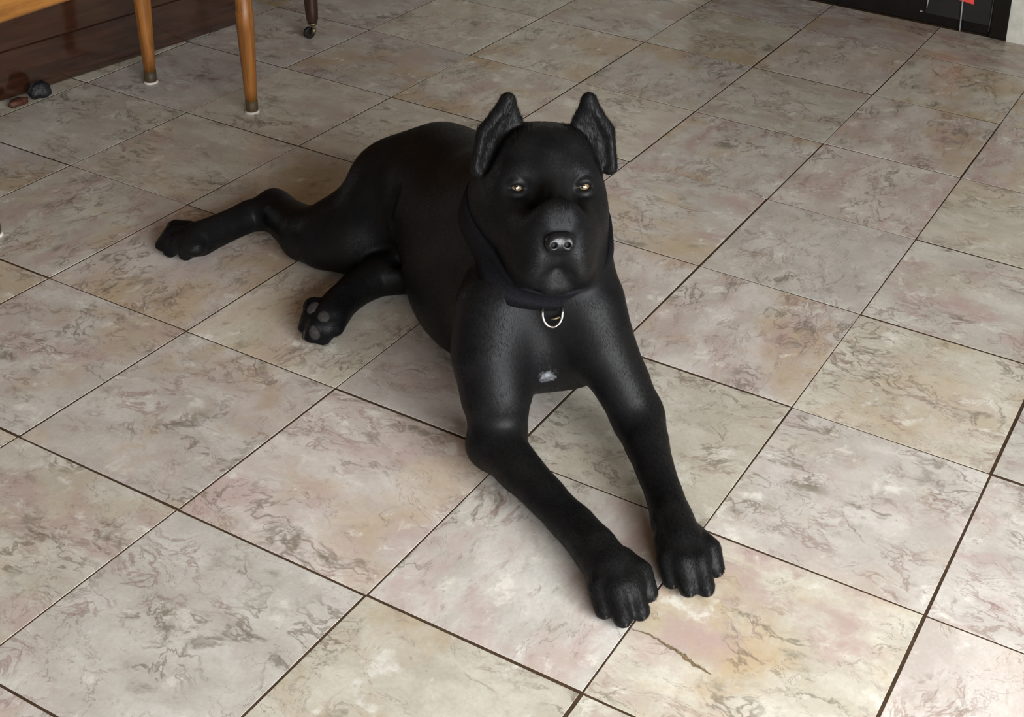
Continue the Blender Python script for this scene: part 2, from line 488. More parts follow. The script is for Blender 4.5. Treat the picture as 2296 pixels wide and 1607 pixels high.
Shape().box((-.53, -.04, .60), (.04, .557, .625), .005).build('table_top', M['dark_leg'], tbl)

# unidentified bits lying against the cabinet foot; shapes and materials guessed
def lump(name, c, r, mat, seed, label, cat):
    rg = np.random.default_rng(seed)
    V, F = [], []
    nu, nv = 16, 10
    ph = rg.uniform(0, 6.28, 6)
    for a in range(nv + 1):
        t = math.pi * a / nv
        for b in range(nu):
            u = 2 * math.pi * b / nu
            k = 1 + .16 * math.sin(3 * u + ph[0]) * math.sin(t) + .10 * math.sin(5 * u + 3 * t + ph[1]) + .08 * math.cos(4 * t + ph[2])
            V.append((r[0] * k * math.sin(t) * math.cos(u), r[1] * k * math.sin(t) * math.sin(u), max(-r[2] * .86, r[2] * k * math.cos(t))))
    for a in range(nv):
        for b in range(nu):
            d = (b + 1) % nu
            F.append((a * nu + b, (a + 1) * nu + b, (a + 1) * nu + d, a * nu + d))
    o = mesh_obj(name, V, F, mat, None, True, (c[0], c[1], r[2] * .86 + .0003))
    return tag(o, label, cat)
lump('dark_lump', (-.920, .806, 0), (.017, .024, .019), M['dark_bit'], 3, 'unidentified dark lump lying against the cabinet foot', 'dark_bit')
lump('brown_bit', (-.926, .752, 0), (.013, .022, .008), M['brown_bit'], 5, 'small unidentified reddish-brown lump on the floor by the cabinet', 'brown_bit')

# ------------------------------------------------------------------ the dog
# signed-distance modelling: ellipsoids, tapered chains and rounded boxes are
# blended into one field, which is then polygonised into one continuous body
HEAD_O = np.array((0.6031, 0.4225, 0.3697))
HEAD_M = np.array([(0.76542, 0.61649, -0.18458), (0.64165, -0.7092, 0.29211), (-0.04918, 0.34202, 0.9384)])
def rotm(e):
    a,b,c=[math.radians(v) for v in e]
    X=np.array([[1,0,0],[0,math.cos(a),-math.sin(a)],[0,math.sin(a),math.cos(a)]])
    Y=np.array([[math.cos(b),0,math.sin(b)],[0,1,0],[-math.sin(b),0,math.cos(b)]])
    Z=np.array([[math.cos(c),-math.sin(c),0],[math.sin(c),math.cos(c),0],[0,0,1]])
    return Z@Y@X
FRAMES={}
def to_world(fr,p):
    p=np.asarray(p,float)
    if fr=='w': return p
    o,M=FRAMES[fr]; return o+M@p
def frame_mat(fr): return np.eye(3) if fr=='w' else FRAMES[fr][1]
class Field:
    def __init__(s,lo,hi,h):
        s.lo=np.array(lo,float);s.h=h
        s.n=np.ceil((np.array(hi)-s.lo)/h).astype(int)+1
        s.d=np.full(s.n,.04,np.float32)
    def win(s,lo,hi):
        a=np.clip(np.floor((lo-s.lo)/s.h).astype(int),0,s.n);b=np.clip(np.ceil((hi-s.lo)/s.h).astype(int)+1,0,s.n)
        if (b<=a).any(): return None
        sl=tuple(slice(i,j) for i,j in zip(a,b))
        g=[(s.lo[i]+s.h*np.arange(a[i],b[i])).astype(np.float32) for i in range(3)]
        return sl,g[0][:,None,None],g[1][None,:,None],g[2][None,None,:]
    def blend(s,sl,d,k,op):
        o=s.d[sl]
        if op=='-':
            d=-d
            h=np.maximum(k-np.abs(o-d),0)/k
            s.d[sl]=np.maximum(o,d)+h*h*k*.25
        else:
            h=np.maximum(k-np.abs(o-d),0)/k
            s.d[sl]=np.minimum(o,d)-h*h*k*.25
    def ell(s,fr,c,r,e=(0,0,0),k=.02,op='+'):
        c=to_world(fr,c);M=frame_mat(fr)@rotm(e);r=np.array(r,float)
        ext=np.sqrt(((M*r)**2).sum(1))+.04+k
        w=s.win(c-ext,c+ext)
        if w is None:return
        sl,x,y,z=w;x=x-c[0];y=y-c[1];z=z-c[2]
        k0=0;k1=0
        for i in range(3):
            q=(M[0,i]*x+M[1,i]*y+M[2,i]*z)/r[i]
            k0=k0+q*q;k1=k1+(q/r[i])**2
        k0=np.sqrt(k0);k1=np.sqrt(k1)+1e-6
        s.blend(sl,k0*(k0-1)/k1,k,op)
    def cap(s,fr,a,b,ra,rb,k=.02,op='+'):
        a=to_world(fr,a);b=to_world(fr,b);R=max(ra,rb)+.04+k
        w=s.win(np.minimum(a,b)-R,np.maximum(a,b)+R)
        if w is None:return
        sl,x,y,z=w;v=b-a;L=v@v
        x=x-a[0];y=y-a[1];z=z-a[2]
        t=np.clip((x*v[0]+y*v[1]+z*v[2])/L,0,1)
        d=np.sqrt((x-t*v[0])**2+(y-t*v[1])**2+(z-t*v[2])**2)-(ra+(rb-ra)*t)
        s.blend(sl,d,k,op)
    def box(s,fr,c,hf,r,e=(0,0,0),k=.02,op='+'):
        c=to_world(fr,c);M=frame_mat(fr)@rotm(e);hf=np.array(hf,float)
        ext=np.abs(M)@hf+.04+k
        w=s.win(c-ext,c+ext)
        if w is None:return
        sl,x,y,z=w;x=x-c[0];y=y-c[1];z=z-c[2]
        acc=0;mx=-1
        for i in range(3):
            q=np.abs(M[0,i]*x+M[1,i]*y+M[2,i]*z)-(hf[i]-r)
            acc=acc+np.maximum(q,0)**2;mx=np.maximum(mx,q) if i else q
        s.blend(sl,np.sqrt(acc)+np.minimum(mx,0)-r,k,op)
    def chain(s,fr,pts,k=.015,op='+'):
        W=[to_world(fr,p) for p,_ in pts];R=[r for _,r in pts]
        m=max(R)+.04+k
        w=s.win(np.min(W,0)-m,np.max(W,0)+m)
        if w is None:return
        sl,X,Y,Z=w;best=None
        for a,b,ra,rb in zip(W[:-1],W[1:],R[:-1],R[1:]):
            v=b-a;L=v@v;x=X-a[0];y=Y-a[1];z=Z-a[2]
            t=np.clip((x*v[0]+y*v[1]+z*v[2])/L,0,1)
            d=np.sqrt((x-t*v[0])**2+(y-t*v[1])**2+(z-t*v[2])**2)-(ra+(rb-ra)*t)
            if best is None: best=d
            else:
                q=.012;h=np.maximum(q-np.abs(best-d),0)/q;best=np.minimum(best,d)-h*h*q*.08
        s.blend(sl,best,k,op)
    def mesh(s):
        d=s.d;n=d.shape;ins=d<0
        cs=np.zeros([m-1 for m in n],np.int8)
        for i in (0,1):
            for j in (0,1):
                for k in (0,1): cs+=ins[i:n[0]-1+i,j:n[1]-1+j,k:n[2]-1+k]
        act=np.argwhere((cs>0)&(cs<8));del cs
        idx=-np.ones([m-1 for m in n],np.int32);idx[tuple(act.T)]=np.arange(len(act))
        acc=np.zeros((len(act),3));cnt=np.zeros(len(act))
        cor=[(i,j,k) for i in (0,1) for j in (0,1) for k in (0,1)]
        val={c:d[tuple((act+c).T)] for c in cor}
        for c in cor:
            for ax in range(3):
                if c[ax]==0:
                    c2=list(c);c2[ax]=1;c2=tuple(c2)
                    a,b=val[c],val[c2];m=(a<0)!=(b<0)
                    t=np.where(m,a/np.where(m,a-b,1),0)
                    p=np.tile(np.array(c,float),(len(act),1));p[:,ax]=t
                    acc[m]+=p[m];cnt[m]+=1
        V=s.lo+s.h*(act+acc/cnt[:,None])
        Q=[]
        for ax in range(3):
            sl0=[slice(None)]*3;sl1=[slice(None)]*3;sl0[ax]=slice(0,-1);sl1[ax]=slice(1,None)
            e=np.argwhere(ins[tuple(sl0)]!=ins[tuple(sl1)])
            u,w=(ax+1)%3,(ax+2)%3
            e=e[(e[:,u]>0)&(e[:,w]>0)&(e[:,u]<n[u]-1)&(e[:,w]<n[w]-1)]
            q=[]
            for du,dw in ((1,1),(0,1),(0,0),(1,0)):
                c=e.copy();c[:,u]-=du;c[:,w]-=dw;q.append(idx[tuple(c.T)])
            q=np.stack(q,1);fl=~ins[tuple(e.T)]
            q[fl]=q[fl][:,::-1];Q.append(q)
        return V,np.concatenate(Q)

FRAMES['h'] = (HEAD_O, HEAD_M)
PRIMS = [
    ('e', 'w', (0.235, 0.68, 0.135), (0.135, 0.108, 0.13), (0.0, 0.0, -36.0), 0.03, '+'),
    ('e', 'w', (0.33, 0.615, 0.145), (0.17, 0.115, 0.14), (0.0, 0.0, -36.0), 0.04, '+'),
    ('e', 'w', (0.44, 0.535, 0.165), (0.16, 0.12, 0.145), (0.0, 0.0, -36.0), 0.05, '+'),
    ('e', 'w', (0.3914, 0.5187, 0.08), (0.15, 0.082, 0.078), (0.0, 0.0, -36.0), 0.04, '+'),
    ('e', 'w', (0.565, 0.45, 0.15), (0.1, 0.105, 0.12), (0.0, 0.0, -36.0), 0.05, '+'),
    ('e', 'w', (0.5867, 0.4516, 0.105), (0.07, 0.06, 0.05), (0.0, 0.0, -36.0), 0.04, '+'),
    ('e', 'w', (0.475, 0.51, 0.24), (0.13, 0.085, 0.09), (0.0, 0.0, -36.0), 0.05, '+'),
    ('c', 'w', [(0.5, 0.49, 0.25, 0.095), (0.545, 0.46, 0.3, 0.09), (0.56, 0.45, 0.34, 0.07)], 0.05, '+'),
    ('c', 'w', [(0.6047, 0.4312, 0.165, 0.08), (0.6077, 0.4307, 0.24, 0.078)], 0.05, '+'),
    ('e', 'w', (0.5965, 0.3796, 0.135), (0.045, 0.045, 0.06), (0.0, 0.0, -36.0), 0.03, '+'),
    ('e', 'w', (0.6557, 0.4217, 0.135), (0.045, 0.045, 0.058), (0.0, 0.0, -36.0), 0.03, '+'),
    ('c', 'w', [(0.5588, 0.3525, 0.2, 0.056), (0.5729, 0.3203, 0.15, 0.054), (0.5954, 0.3008, 0.1, 0.048), (0.607, 0.2887, 0.06, 0.039), (0.6093, 0.27, 0.044, 0.034)], 0.03, '+'),
    ('c', 'w', [(0.671, 0.4205, 0.2, 0.05), (0.7002, 0.4071, 0.155, 0.046), (0.7383, 0.3994, 0.11, 0.039), (0.7689, 0.3917, 0.07, 0.0345)], 0.03, '+'),
    ('c', 'w', [(0.6117, 0.2752, 0.046, 0.037), (0.6224, 0.268, 0.046, 0.035), (0.6694, 0.2448, 0.042, 0.0295), (0.7271, 0.2212, 0.037, 0.0255), (0.7637, 0.2049, 0.034, 0.0245), (0.7846, 0.197, 0.033, 0.026), (0.8304, 0.1716, 0.034, 0.028), (0.8618, 0.1537, 0.032, 0.027)], 0.015, '+'),
    ('c', 'w', [(0.7665, 0.3961, 0.07, 0.0345), (0.7978, 0.364, 0.058, 0.0305), (0.832, 0.3277, 0.048, 0.0252), (0.8598, 0.3, 0.04, 0.024), (0.8895, 0.266, 0.036, 0.027), (0.9168, 0.2395, 0.032, 0.027)], 0.015, '+'),
    ('e', 'w', (0.8693, 0.1517, 0.03), (0.044, 0.027, 0.019), (0.0, 0.0, -24.0), 0.015, '+'),
    ('c', 'w', [(0.8377, 0.1539, 0.03, 0.0125), (0.8644, 0.1258, 0.0291, 0.0152), (0.8794, 0.11, 0.013, 0.0122)], 0.006, '+'),
    ('c', 'w', [(0.8467, 0.1622, 0.036, 0.0125), (0.8847, 0.1277, 0.0319, 0.0152), (0.9061, 0.1083, 0.014, 0.0122)], 0.006, '+'),
    ('c', 'w', [(0.8563, 0.1721, 0.036, 0.0125), (0.8961, 0.1437, 0.0319, 0.0152), (0.9185, 0.1277, 0.014, 0.0122)], 0.006, '+'),
    ('c', 'w', [(0.8656, 0.1832, 0.028, 0.0125), (0.8957, 0.1684, 0.0284, 0.0152), (0.9127, 0.1601, 0.013, 0.0122)], 0.006, '+'),
    ('e', 'w', (0.9225, 0.2333, 0.03), (0.042, 0.027, 0.019), (0.0, 0.0, -38.0), 0.015, '+'),
    ('c', 'w', [(0.8955, 0.2314, 0.031, 0.0125), (0.9157, 0.2077, 0.0295, 0.015), (0.9271, 0.1944, 0.013, 0.012)], 0.006, '+'),
    ('c', 'w', [(0.9038, 0.2395, 0.037, 0.0125), (0.9345, 0.2083, 0.0323, 0.015), (0.9518, 0.1907, 0.014, 0.012)], 0.006, '+'),
    ('c', 'w', [(0.9152, 0.2508, 0.037, 0.0125), (0.9504, 0.2196, 0.0323, 0.015), (0.9702, 0.202, 0.014, 0.012)], 0.006, '+'),
    ('c', 'w', [(0.9266, 0.2632, 0.029, 0.0125), (0.9518, 0.2476, 0.0288, 0.015), (0.966, 0.2388, 0.013, 0.012)], 0.006, '+'),
    ('e', 'w', (0.1385, 0.6548, 0.13), (0.073, 0.084, 0.093), (0.0, 0.0, 0.0), 0.045, '+'),
    ('e', 'w', (0.1106, 0.6098, 0.075), (0.088, 0.07, 0.066), (0.0, 0.0, 0.0), 0.035, '+'),
    ('c', 'w', [(0.1151, 0.5893, 0.06, 0.058), (0.0578, 0.5824, 0.055, 0.057), (0.0153, 0.5799, 0.048, 0.048), (-0.0459, 0.6055, 0.042, 0.038), (-0.1051, 0.6321, 0.038, 0.032)], 0.02, '+'),
    ('c', 'w', [(-0.1051, 0.6321, 0.038, 0.03), (-0.1207, 0.6431, 0.045, 0.022)], 0.02, '+'),
    ('c', 'w', [(-0.106, 0.626, 0.036, 0.032), (-0.1339, 0.5994, 0.032, 0.0285), (-0.1447, 0.5429, 0.03, 0.027), (-0.1519, 0.4954, 0.03, 0.031)], 0.015, '+'),
    ('c', 'w', [(-0.1345, 0.4698, 0.03, 0.016), (-0.1472, 0.4669, 0.0298, 0.0155), (-0.1543, 0.4652, 0.014, 0.012)], 0.008, '+'),
    ('c', 'w', [(-0.1482, 0.4761, 0.036, 0.016), (-0.1713, 0.4653, 0.0319, 0.0155), (-0.1843, 0.4592, 0.014, 0.012)], 0.008, '+'),
    ('c', 'w', [(-0.1697, 0.4903, 0.036, 0.016), (-0.1966, 0.4758, 0.0319, 0.0155), (-0.2118, 0.4676, 0.014, 0.012)], 0.008, '+'),
    ('c', 'w', [(-0.1896, 0.5093, 0.03, 0.016), (-0.2112, 0.4994, 0.0298, 0.0155), (-0.2233, 0.4938, 0.014, 0.012)], 0.008, '+'),
    ('c', 'w', [(0.26, 0.6, 0.05, 0.045), (0.1971, 0.5446, 0.04, 0.034), (0.1872, 0.5018, 0.036, 0.029), (0.1936, 0.4501, 0.036, 0.027), (0.2066, 0.4091, 0.036, 0.03)], 0.015, '+'),
    ('c', 'w', [(0.2277, 0.3985, 0.03, 0.013), (0.2198, 0.3891, 0.031, 0.0155), (0.2153, 0.3838, 0.016, 0.012)], 0.008, '+'),
    ('c', 'w', [(0.22, 0.3934, 0.036, 0.013), (0.2076, 0.3818, 0.0358, 0.0155), (0.2007, 0.3752, 0.02, 0.012)], 0.008, '+'),
    ('c', 'w', [(0.1972, 0.4034, 0.036, 0.013), (0.1866, 0.3918, 0.0383, 0.0155), (0.1806, 0.3853, 0.024, 0.012)], 0.008, '+'),
    ('c', 'w', [(0.1828, 0.4128, 0.036, 0.013), (0.1733, 0.4121, 0.0422, 0.0155), (0.168, 0.4117, 0.03, 0.012)], 0.008, '+'),
    ('c', 'w', [(0.2321, 0.5587, 0.2, 0.004), (0.2255, 0.5606, 0.14, 0.006), (0.233, 0.5512, 0.08, 0.006), (0.233, 0.5632, 0.04, 0.004)], 0.02, '-'),
    ('e', 'w', (0.6156, 0.4169, 0.13), (0.055, 0.088, 0.062), (0.0, 0.0, -36.0), 0.03, '+'),
    ('c', 'w', [(0.6241, 0.4003, 0.155, 0.005), (0.6211, 0.3965, 0.115, 0.008), (0.6203, 0.3934, 0.09, 0.004)], 0.03, '-'),
    ('e', 'h', (0.0, -0.08, 0.012), (0.072, 0.092, 0.066), (0.0, 0.0, 0.0), 0.03, '+'),
    ('b', 'h', (0.0, -0.07, 0.04), (0.056, 0.06, 0.033), 0.028, (0.0, 0.0, 0.0), 0.03, '+'),
    ('e', 'h', (-0.05, -0.065, -0.032), (0.036, 0.055, 0.062), (0.0, 0.0, 0.0), 0.03, '+'),
    ('e', 'h', (-0.04, -0.012, 0.02), (0.026, 0.016, 0.012), (0.0, -14.0, 0.0), 0.018, '+'),
    ('e', 'h', (-0.045, -0.022, -0.04), (0.03, 0.04, 0.04), (0.0, 0.0, 0.0), 0.03, '+'),
    ('e', 'h', (0.05, -0.065, -0.032), (0.036, 0.055, 0.062), (0.0, 0.0, 0.0), 0.03, '+'),
    ('e', 'h', (0.04, -0.012, 0.02), (0.026, 0.016, 0.012), (0.0, 14.0, 0.0), 0.018, '+'),
    ('e', 'h', (0.045, -0.022, -0.04), (0.03, 0.04, 0.04), (0.0, 0.0, 0.0), 0.03, '+'),
    ('e', 'h', (0.0, -0.008, 0.022), (0.02, 0.02, 0.03), (0.0, 0.0, 0.0), 0.02, '+'),
    ('b', 'h', (0.0, 0.026, -0.058), (0.036, 0.055, 0.04), 0.022, (0.0, 0.0, 0.0), 0.025, '+'),
    ('b', 'h', (0.0, 0.02, -0.03), (0.023, 0.062, 0.02), 0.014, (0.0, 0.0, 0.0), 0.025, '+'),
    ('e', 'h', (-0.026, 0.05, -0.085), (0.019, 0.033, 0.04), (0.0, 6.0, 0.0), 0.018, '+'),
    ('e', 'h', (-0.032, 0.04, -0.104), (0.019, 0.034, 0.022), (0.0, 0.0, 0.0), 0.014, '+'),
    ('e', 'h', (-0.036, 0.01, -0.092), (0.022, 0.04, 0.042), (0.0, 8.0, 0.0), 0.02, '+'),
    ('e', 'h', (0.026, 0.05, -0.085), (0.019, 0.033, 0.04), (0.0, -6.0, 0.0), 0.018, '+'),
    ('e', 'h', (0.032, 0.04, -0.104), (0.019, 0.034, 0.022), (0.0, 0.0, 0.0), 0.014, '+'),
    ('e', 'h', (0.036, 0.01, -0.092), (0.022, 0.04, 0.042), (0.0, -8.0, 0.0), 0.02, '+'),
    ('e', 'h', (0.0, 0.01, -0.01), (0.017, 0.034, 0.024), (-25.0, 0.0, 0.0), 0.03, '+'),
    ('e', 'h', (-0.036, 0.012, -0.058), (0.022, 0.045, 0.032), (0.0, 0.0, 0.0), 0.03, '+'),
    ('e', 'h', (0.036, 0.012, -0.058), (0.022, 0.045, 0.032), (0.0, 0.0, 0.0), 0.03, '+'),
    ('e', 'h', (-0.026, 0.036, -0.004), (0.01, 0.022, 0.018), (0.0, 0.0, 0.0), 0.02, '-'),
    ('e', 'h', (0.026, 0.036, -0.004), (0.01, 0.022, 0.018), (0.0, 0.0, 0.0), 0.02, '-'),
    ('b', 'h', (0.0, 0.043, -0.119), (0.022, 0.025, 0.02), 0.015, (0.0, 0.0, 0.0), 0.01, '+'),
    ('e', 'h', (0.0, -0.02, -0.095), (0.055, 0.05, 0.042), (0.0, 0.0, 0.0), 0.03, '+'),
    ('c', 'h', [(-0.094, -0.055, 0.02, 0.011), (-0.0855, -0.0535, 0.072, 0.0095), (-0.053, -0.052, 0.116, 0.0085)], 0.006, '+'),
    ('c', 'h', [(-0.0792, -0.0563, 0.032, 0.011), (-0.0751, -0.0541, 0.077, 0.0095), (-0.053, -0.052, 0.116, 0.0085)], 0.006, '+'),
    ('c', 'h', [(-0.0644, -0.0575, 0.044, 0.011), (-0.0647, -0.0547, 0.082, 0.0095), (-0.053, -0.052, 0.116, 0.0085)], 0.006, '+'),
    ('c', 'h', [(-0.0496, -0.0587, 0.056, 0.011), (-0.0543, -0.0554, 0.087, 0.0095), (-0.053, -0.052, 0.116, 0.0085)], 0.006, '+'),
    ('c', 'h', [(-0.0348, -0.06, 0.068, 0.011), (-0.0439, -0.056, 0.092, 0.0095), (-0.053, -0.052, 0.116, 0.0085)], 0.006, '+'),
    ('c', 'h', [(-0.085, -0.04, 0.026, 0.009), (-0.0755, -0.038, 0.055, 0.012), (-0.059, -0.042, 0.088, 0.004)], 0.006, '-'),
    ('c', 'h', [(0.094, -0.055, 0.02, 0.011), (0.09, -0.0535, 0.072, 0.0095), (0.062, -0.052, 0.116, 0.0085)], 0.006, '+'),
    ('c', 'h', [(0.081, -0.0563, 0.032, 0.011), (0.0805, -0.0541, 0.077, 0.0095), (0.062, -0.052, 0.116, 0.0085)], 0.006, '+'),
    ('c', 'h', [(0.068, -0.0575, 0.044, 0.011), (0.071, -0.0547, 0.082, 0.0095), (0.062, -0.052, 0.116, 0.0085)], 0.006, '+'),
    ('c', 'h', [(0.055, -0.0587, 0.056, 0.011), (0.0615, -0.0554, 0.087, 0.0095), (0.062, -0.052, 0.116, 0.0085)], 0.006, '+'),
    ('c', 'h', [(0.042, -0.06, 0.068, 0.011), (0.052, -0.056, 0.092, 0.0095), (0.062, -0.052, 0.116, 0.0085)], 0.006, '+'),
    ('c', 'h', [(0.085, -0.04, 0.026, 0.009), (0.08, -0.038, 0.055, 0.012), (0.068, -0.042, 0.088, 0.004)], 0.006, '-'),
    ('c', 'h', [(0.0, 0.083, -0.07, 0.0015), (0.0, 0.084, -0.094, 0.002)], 0.004, '-'),
    ('c', 'h', [(0.0, 0.083, -0.094, 0.002), (-0.014, 0.08, -0.105, 0.0025), (-0.021, 0.076, -0.11, 0.0016)], 0.004, '-'),
    ('c', 'h', [(0.0, 0.083, -0.094, 0.002), (0.014, 0.08, -0.105, 0.0025), (0.021, 0.076, -0.11, 0.0016)], 0.004, '-'),
    ('b', 'h', (0.0, 0.078, -0.062), (0.017, 0.012, 0.015), 0.008, (0.0, 0.0, 0.0), 0.008, '+'),
    ('e', 'h', (-0.0465, 0.014, 0.0), (0.015, 0.01, 0.01), (0.0, 0.0, 0.0), 0.012, '-'),
    ('e', 'h', (-0.0465, -0.005, 0.0), (0.0115, 0.0115, 0.0115), (0.0, 0.0, 0.0), 0.001, '-'),
    ('c', 'h', [(-0.058, 0.0006, 0.0032, 0.0028), (-0.0542, 0.0044, 0.0071, 0.0028), (-0.0503, 0.0057, 0.0093, 0.0028), (-0.0465, 0.0061, 0.0099, 0.0028), (-0.0427, 0.0059, 0.0088, 0.0028), (-0.0388, 0.0048, 0.0061, 0.0028), (-0.035, 0.0006, 0.0016, 0.0028)], 0.003, '+'),
    ('c', 'h', [(-0.058, 0.0006, -0.0013, 0.0028), (-0.0542, 0.0049, -0.0053, 0.0028), (-0.0503, 0.0062, -0.0078, 0.0028), (-0.0465, 0.0064, -0.0088, 0.0028), (-0.0427, 0.0059, -0.0083, 0.0028), (-0.0388, 0.0045, -0.0064, 0.0028), (-0.035, 0.0006, -0.0029, 0.0028)], 0.003, '+'),
    ('e', 'h', (0.0465, 0.014, 0.0), (0.015, 0.01, 0.01), (0.0, 0.0, 0.0), 0.012, '-'),
    ('e', 'h', (0.0465, -0.005, 0.0), (0.0115, 0.0115, 0.0115), (0.0, 0.0, 0.0), 0.001, '-'),
    ('c', 'h', [(0.035, 0.0006, 0.0016, 0.0028), (0.0388, 0.0048, 0.0061, 0.0028), (0.0427, 0.0059, 0.0088, 0.0028), (0.0465, 0.0061, 0.0099, 0.0028), (0.0503, 0.0057, 0.0093, 0.0028), (0.0542, 0.0044, 0.0071, 0.0028), (0.058, 0.0006, 0.0032, 0.0028)], 0.003, '+'),
    ('c', 'h', [(0.035, 0.0006, -0.0029, 0.0028), (0.0388, 0.0045, -0.0064, 0.0028), (0.0427, 0.0059, -0.0083, 0.0028), (0.0465, 0.0064, -0.0088, 0.0028), (0.0503, 0.0062, -0.0078, 0.0028), (0.0542, 0.0049, -0.0053, 0.0028), (0.058, 0.0006, -0.0013, 0.0028)], 0.003, '+'),
]
def fill(Fd, prims):
    for p in prims:
        if p[0] == 'e': Fd.ell(*p[1:])
        elif p[0] == 'b': Fd.box(*p[1:])
        else: Fd.chain(p[1], [(q[:3], q[3]) for q in p[2]], p[3], p[4])
    return Fd
def np_mesh(name, V, Q, mat, parent, base):
    V = np.ascontiguousarray(V - np.array(base), np.float32)
    me = bpy.data.meshes.new(name)
    me.vertices.add(len(V)); me.vertices.foreach_set('co', V.ravel())
    me.loops.add(len(Q) * 4); me.loops.foreach_set('vertex_index', np.ascontiguousarray(Q, np.int32).ravel())
    me.polygons.add(len(Q)); me.polygons.foreach_set('loop_start', np.arange(0, len(Q) * 4, 4, dtype=np.int32))
    me.polygons.foreach_set('use_smooth', np.ones(len(Q), bool))
    me.update(calc_edges=True); me.validate()
    me.materials.append(mat)
    o = bpy.data.objects.new(name, me)
    return link(o, parent)

DB = (.45, .50, 0.)
dog = empty('dog', DB)
tag(dog, 'large black short-haired dog with cropped ears lying on the tiles', 'dog')
field = fill(Field((-.27, .06, 0.), (1.02, .86, .5), .0025), PRIMS)
V, Q = field.mesh()
M['coat'] = coat_material(tuple(np.array((0.6468, 0.3507, 0.1199)) - DB))
np_mesh('body', V, Q, M['coat'], dog, DB)

# short coat: fine flat-lying hairs following the lie of the hair
FLOW = [
    ((0.66, 0.36, 0.15), (0.6, 0.42, 0.28), -0.3),
    ((0.58, 0.44, 0.28), (0.2, 0.72, 0.22), 1),
    ((0.56, 0.4, 0.12), (0.25, 0.62, 0.08), 1),
    ((0.62, 0.4, 0.2), (0.64, 0.38, 0.09), 0.6),
    ((0.55, 0.34, 0.2), (0.6, 0.3, 0.05), 0.8),
    ((0.6, 0.3, 0.05), (0.79, 0.205, 0.035), 0.8),
    ((0.79, 0.205, 0.035), (0.91, 0.12, 0.015), 0.5),
    ((0.7, 0.43, 0.2), (0.745, 0.445, 0.07), 0.8),
    ((0.745, 0.44, 0.07), (0.86, 0.295, 0.04), 0.8),
    ((0.86, 0.295, 0.04), (0.96, 0.2, 0.015), 0.5),
    ((0.2, 0.7, 0.18), (0.1, 0.62, 0.06), 0.8),
    ((0.12, 0.62, 0.06), (-0.11, 0.625, 0.035), 0.6),
    ((-0.11, 0.625, 0.035), (-0.2, 0.48, 0.02), 0.4),
    ((0.25, 0.6, 0.05), (0.19, 0.39, 0.03), 0.4),
    ((0.6598, 0.3541, 0.3595), (0.5224, 0.521, 0.3978), 0.5),
    ((0.6276, 0.3415, 0.3038), (0.4999, 0.4162, 0.3087), 0.5),
    ((0.6735, 0.38, 0.3009), (0.6224, 0.5189, 0.3009), 0.5),
    ((0.5101, 0.4254, 0.3825), (0.5111, 0.4585, 0.464), 0.12),
    ((0.6211, 0.5184, 0.3754), (0.5983, 0.5316, 0.4584), 0.12),
    ((0.5451, 0.4876, 0.3167), (0.56, 0.45, 0.22), 0.4),
]
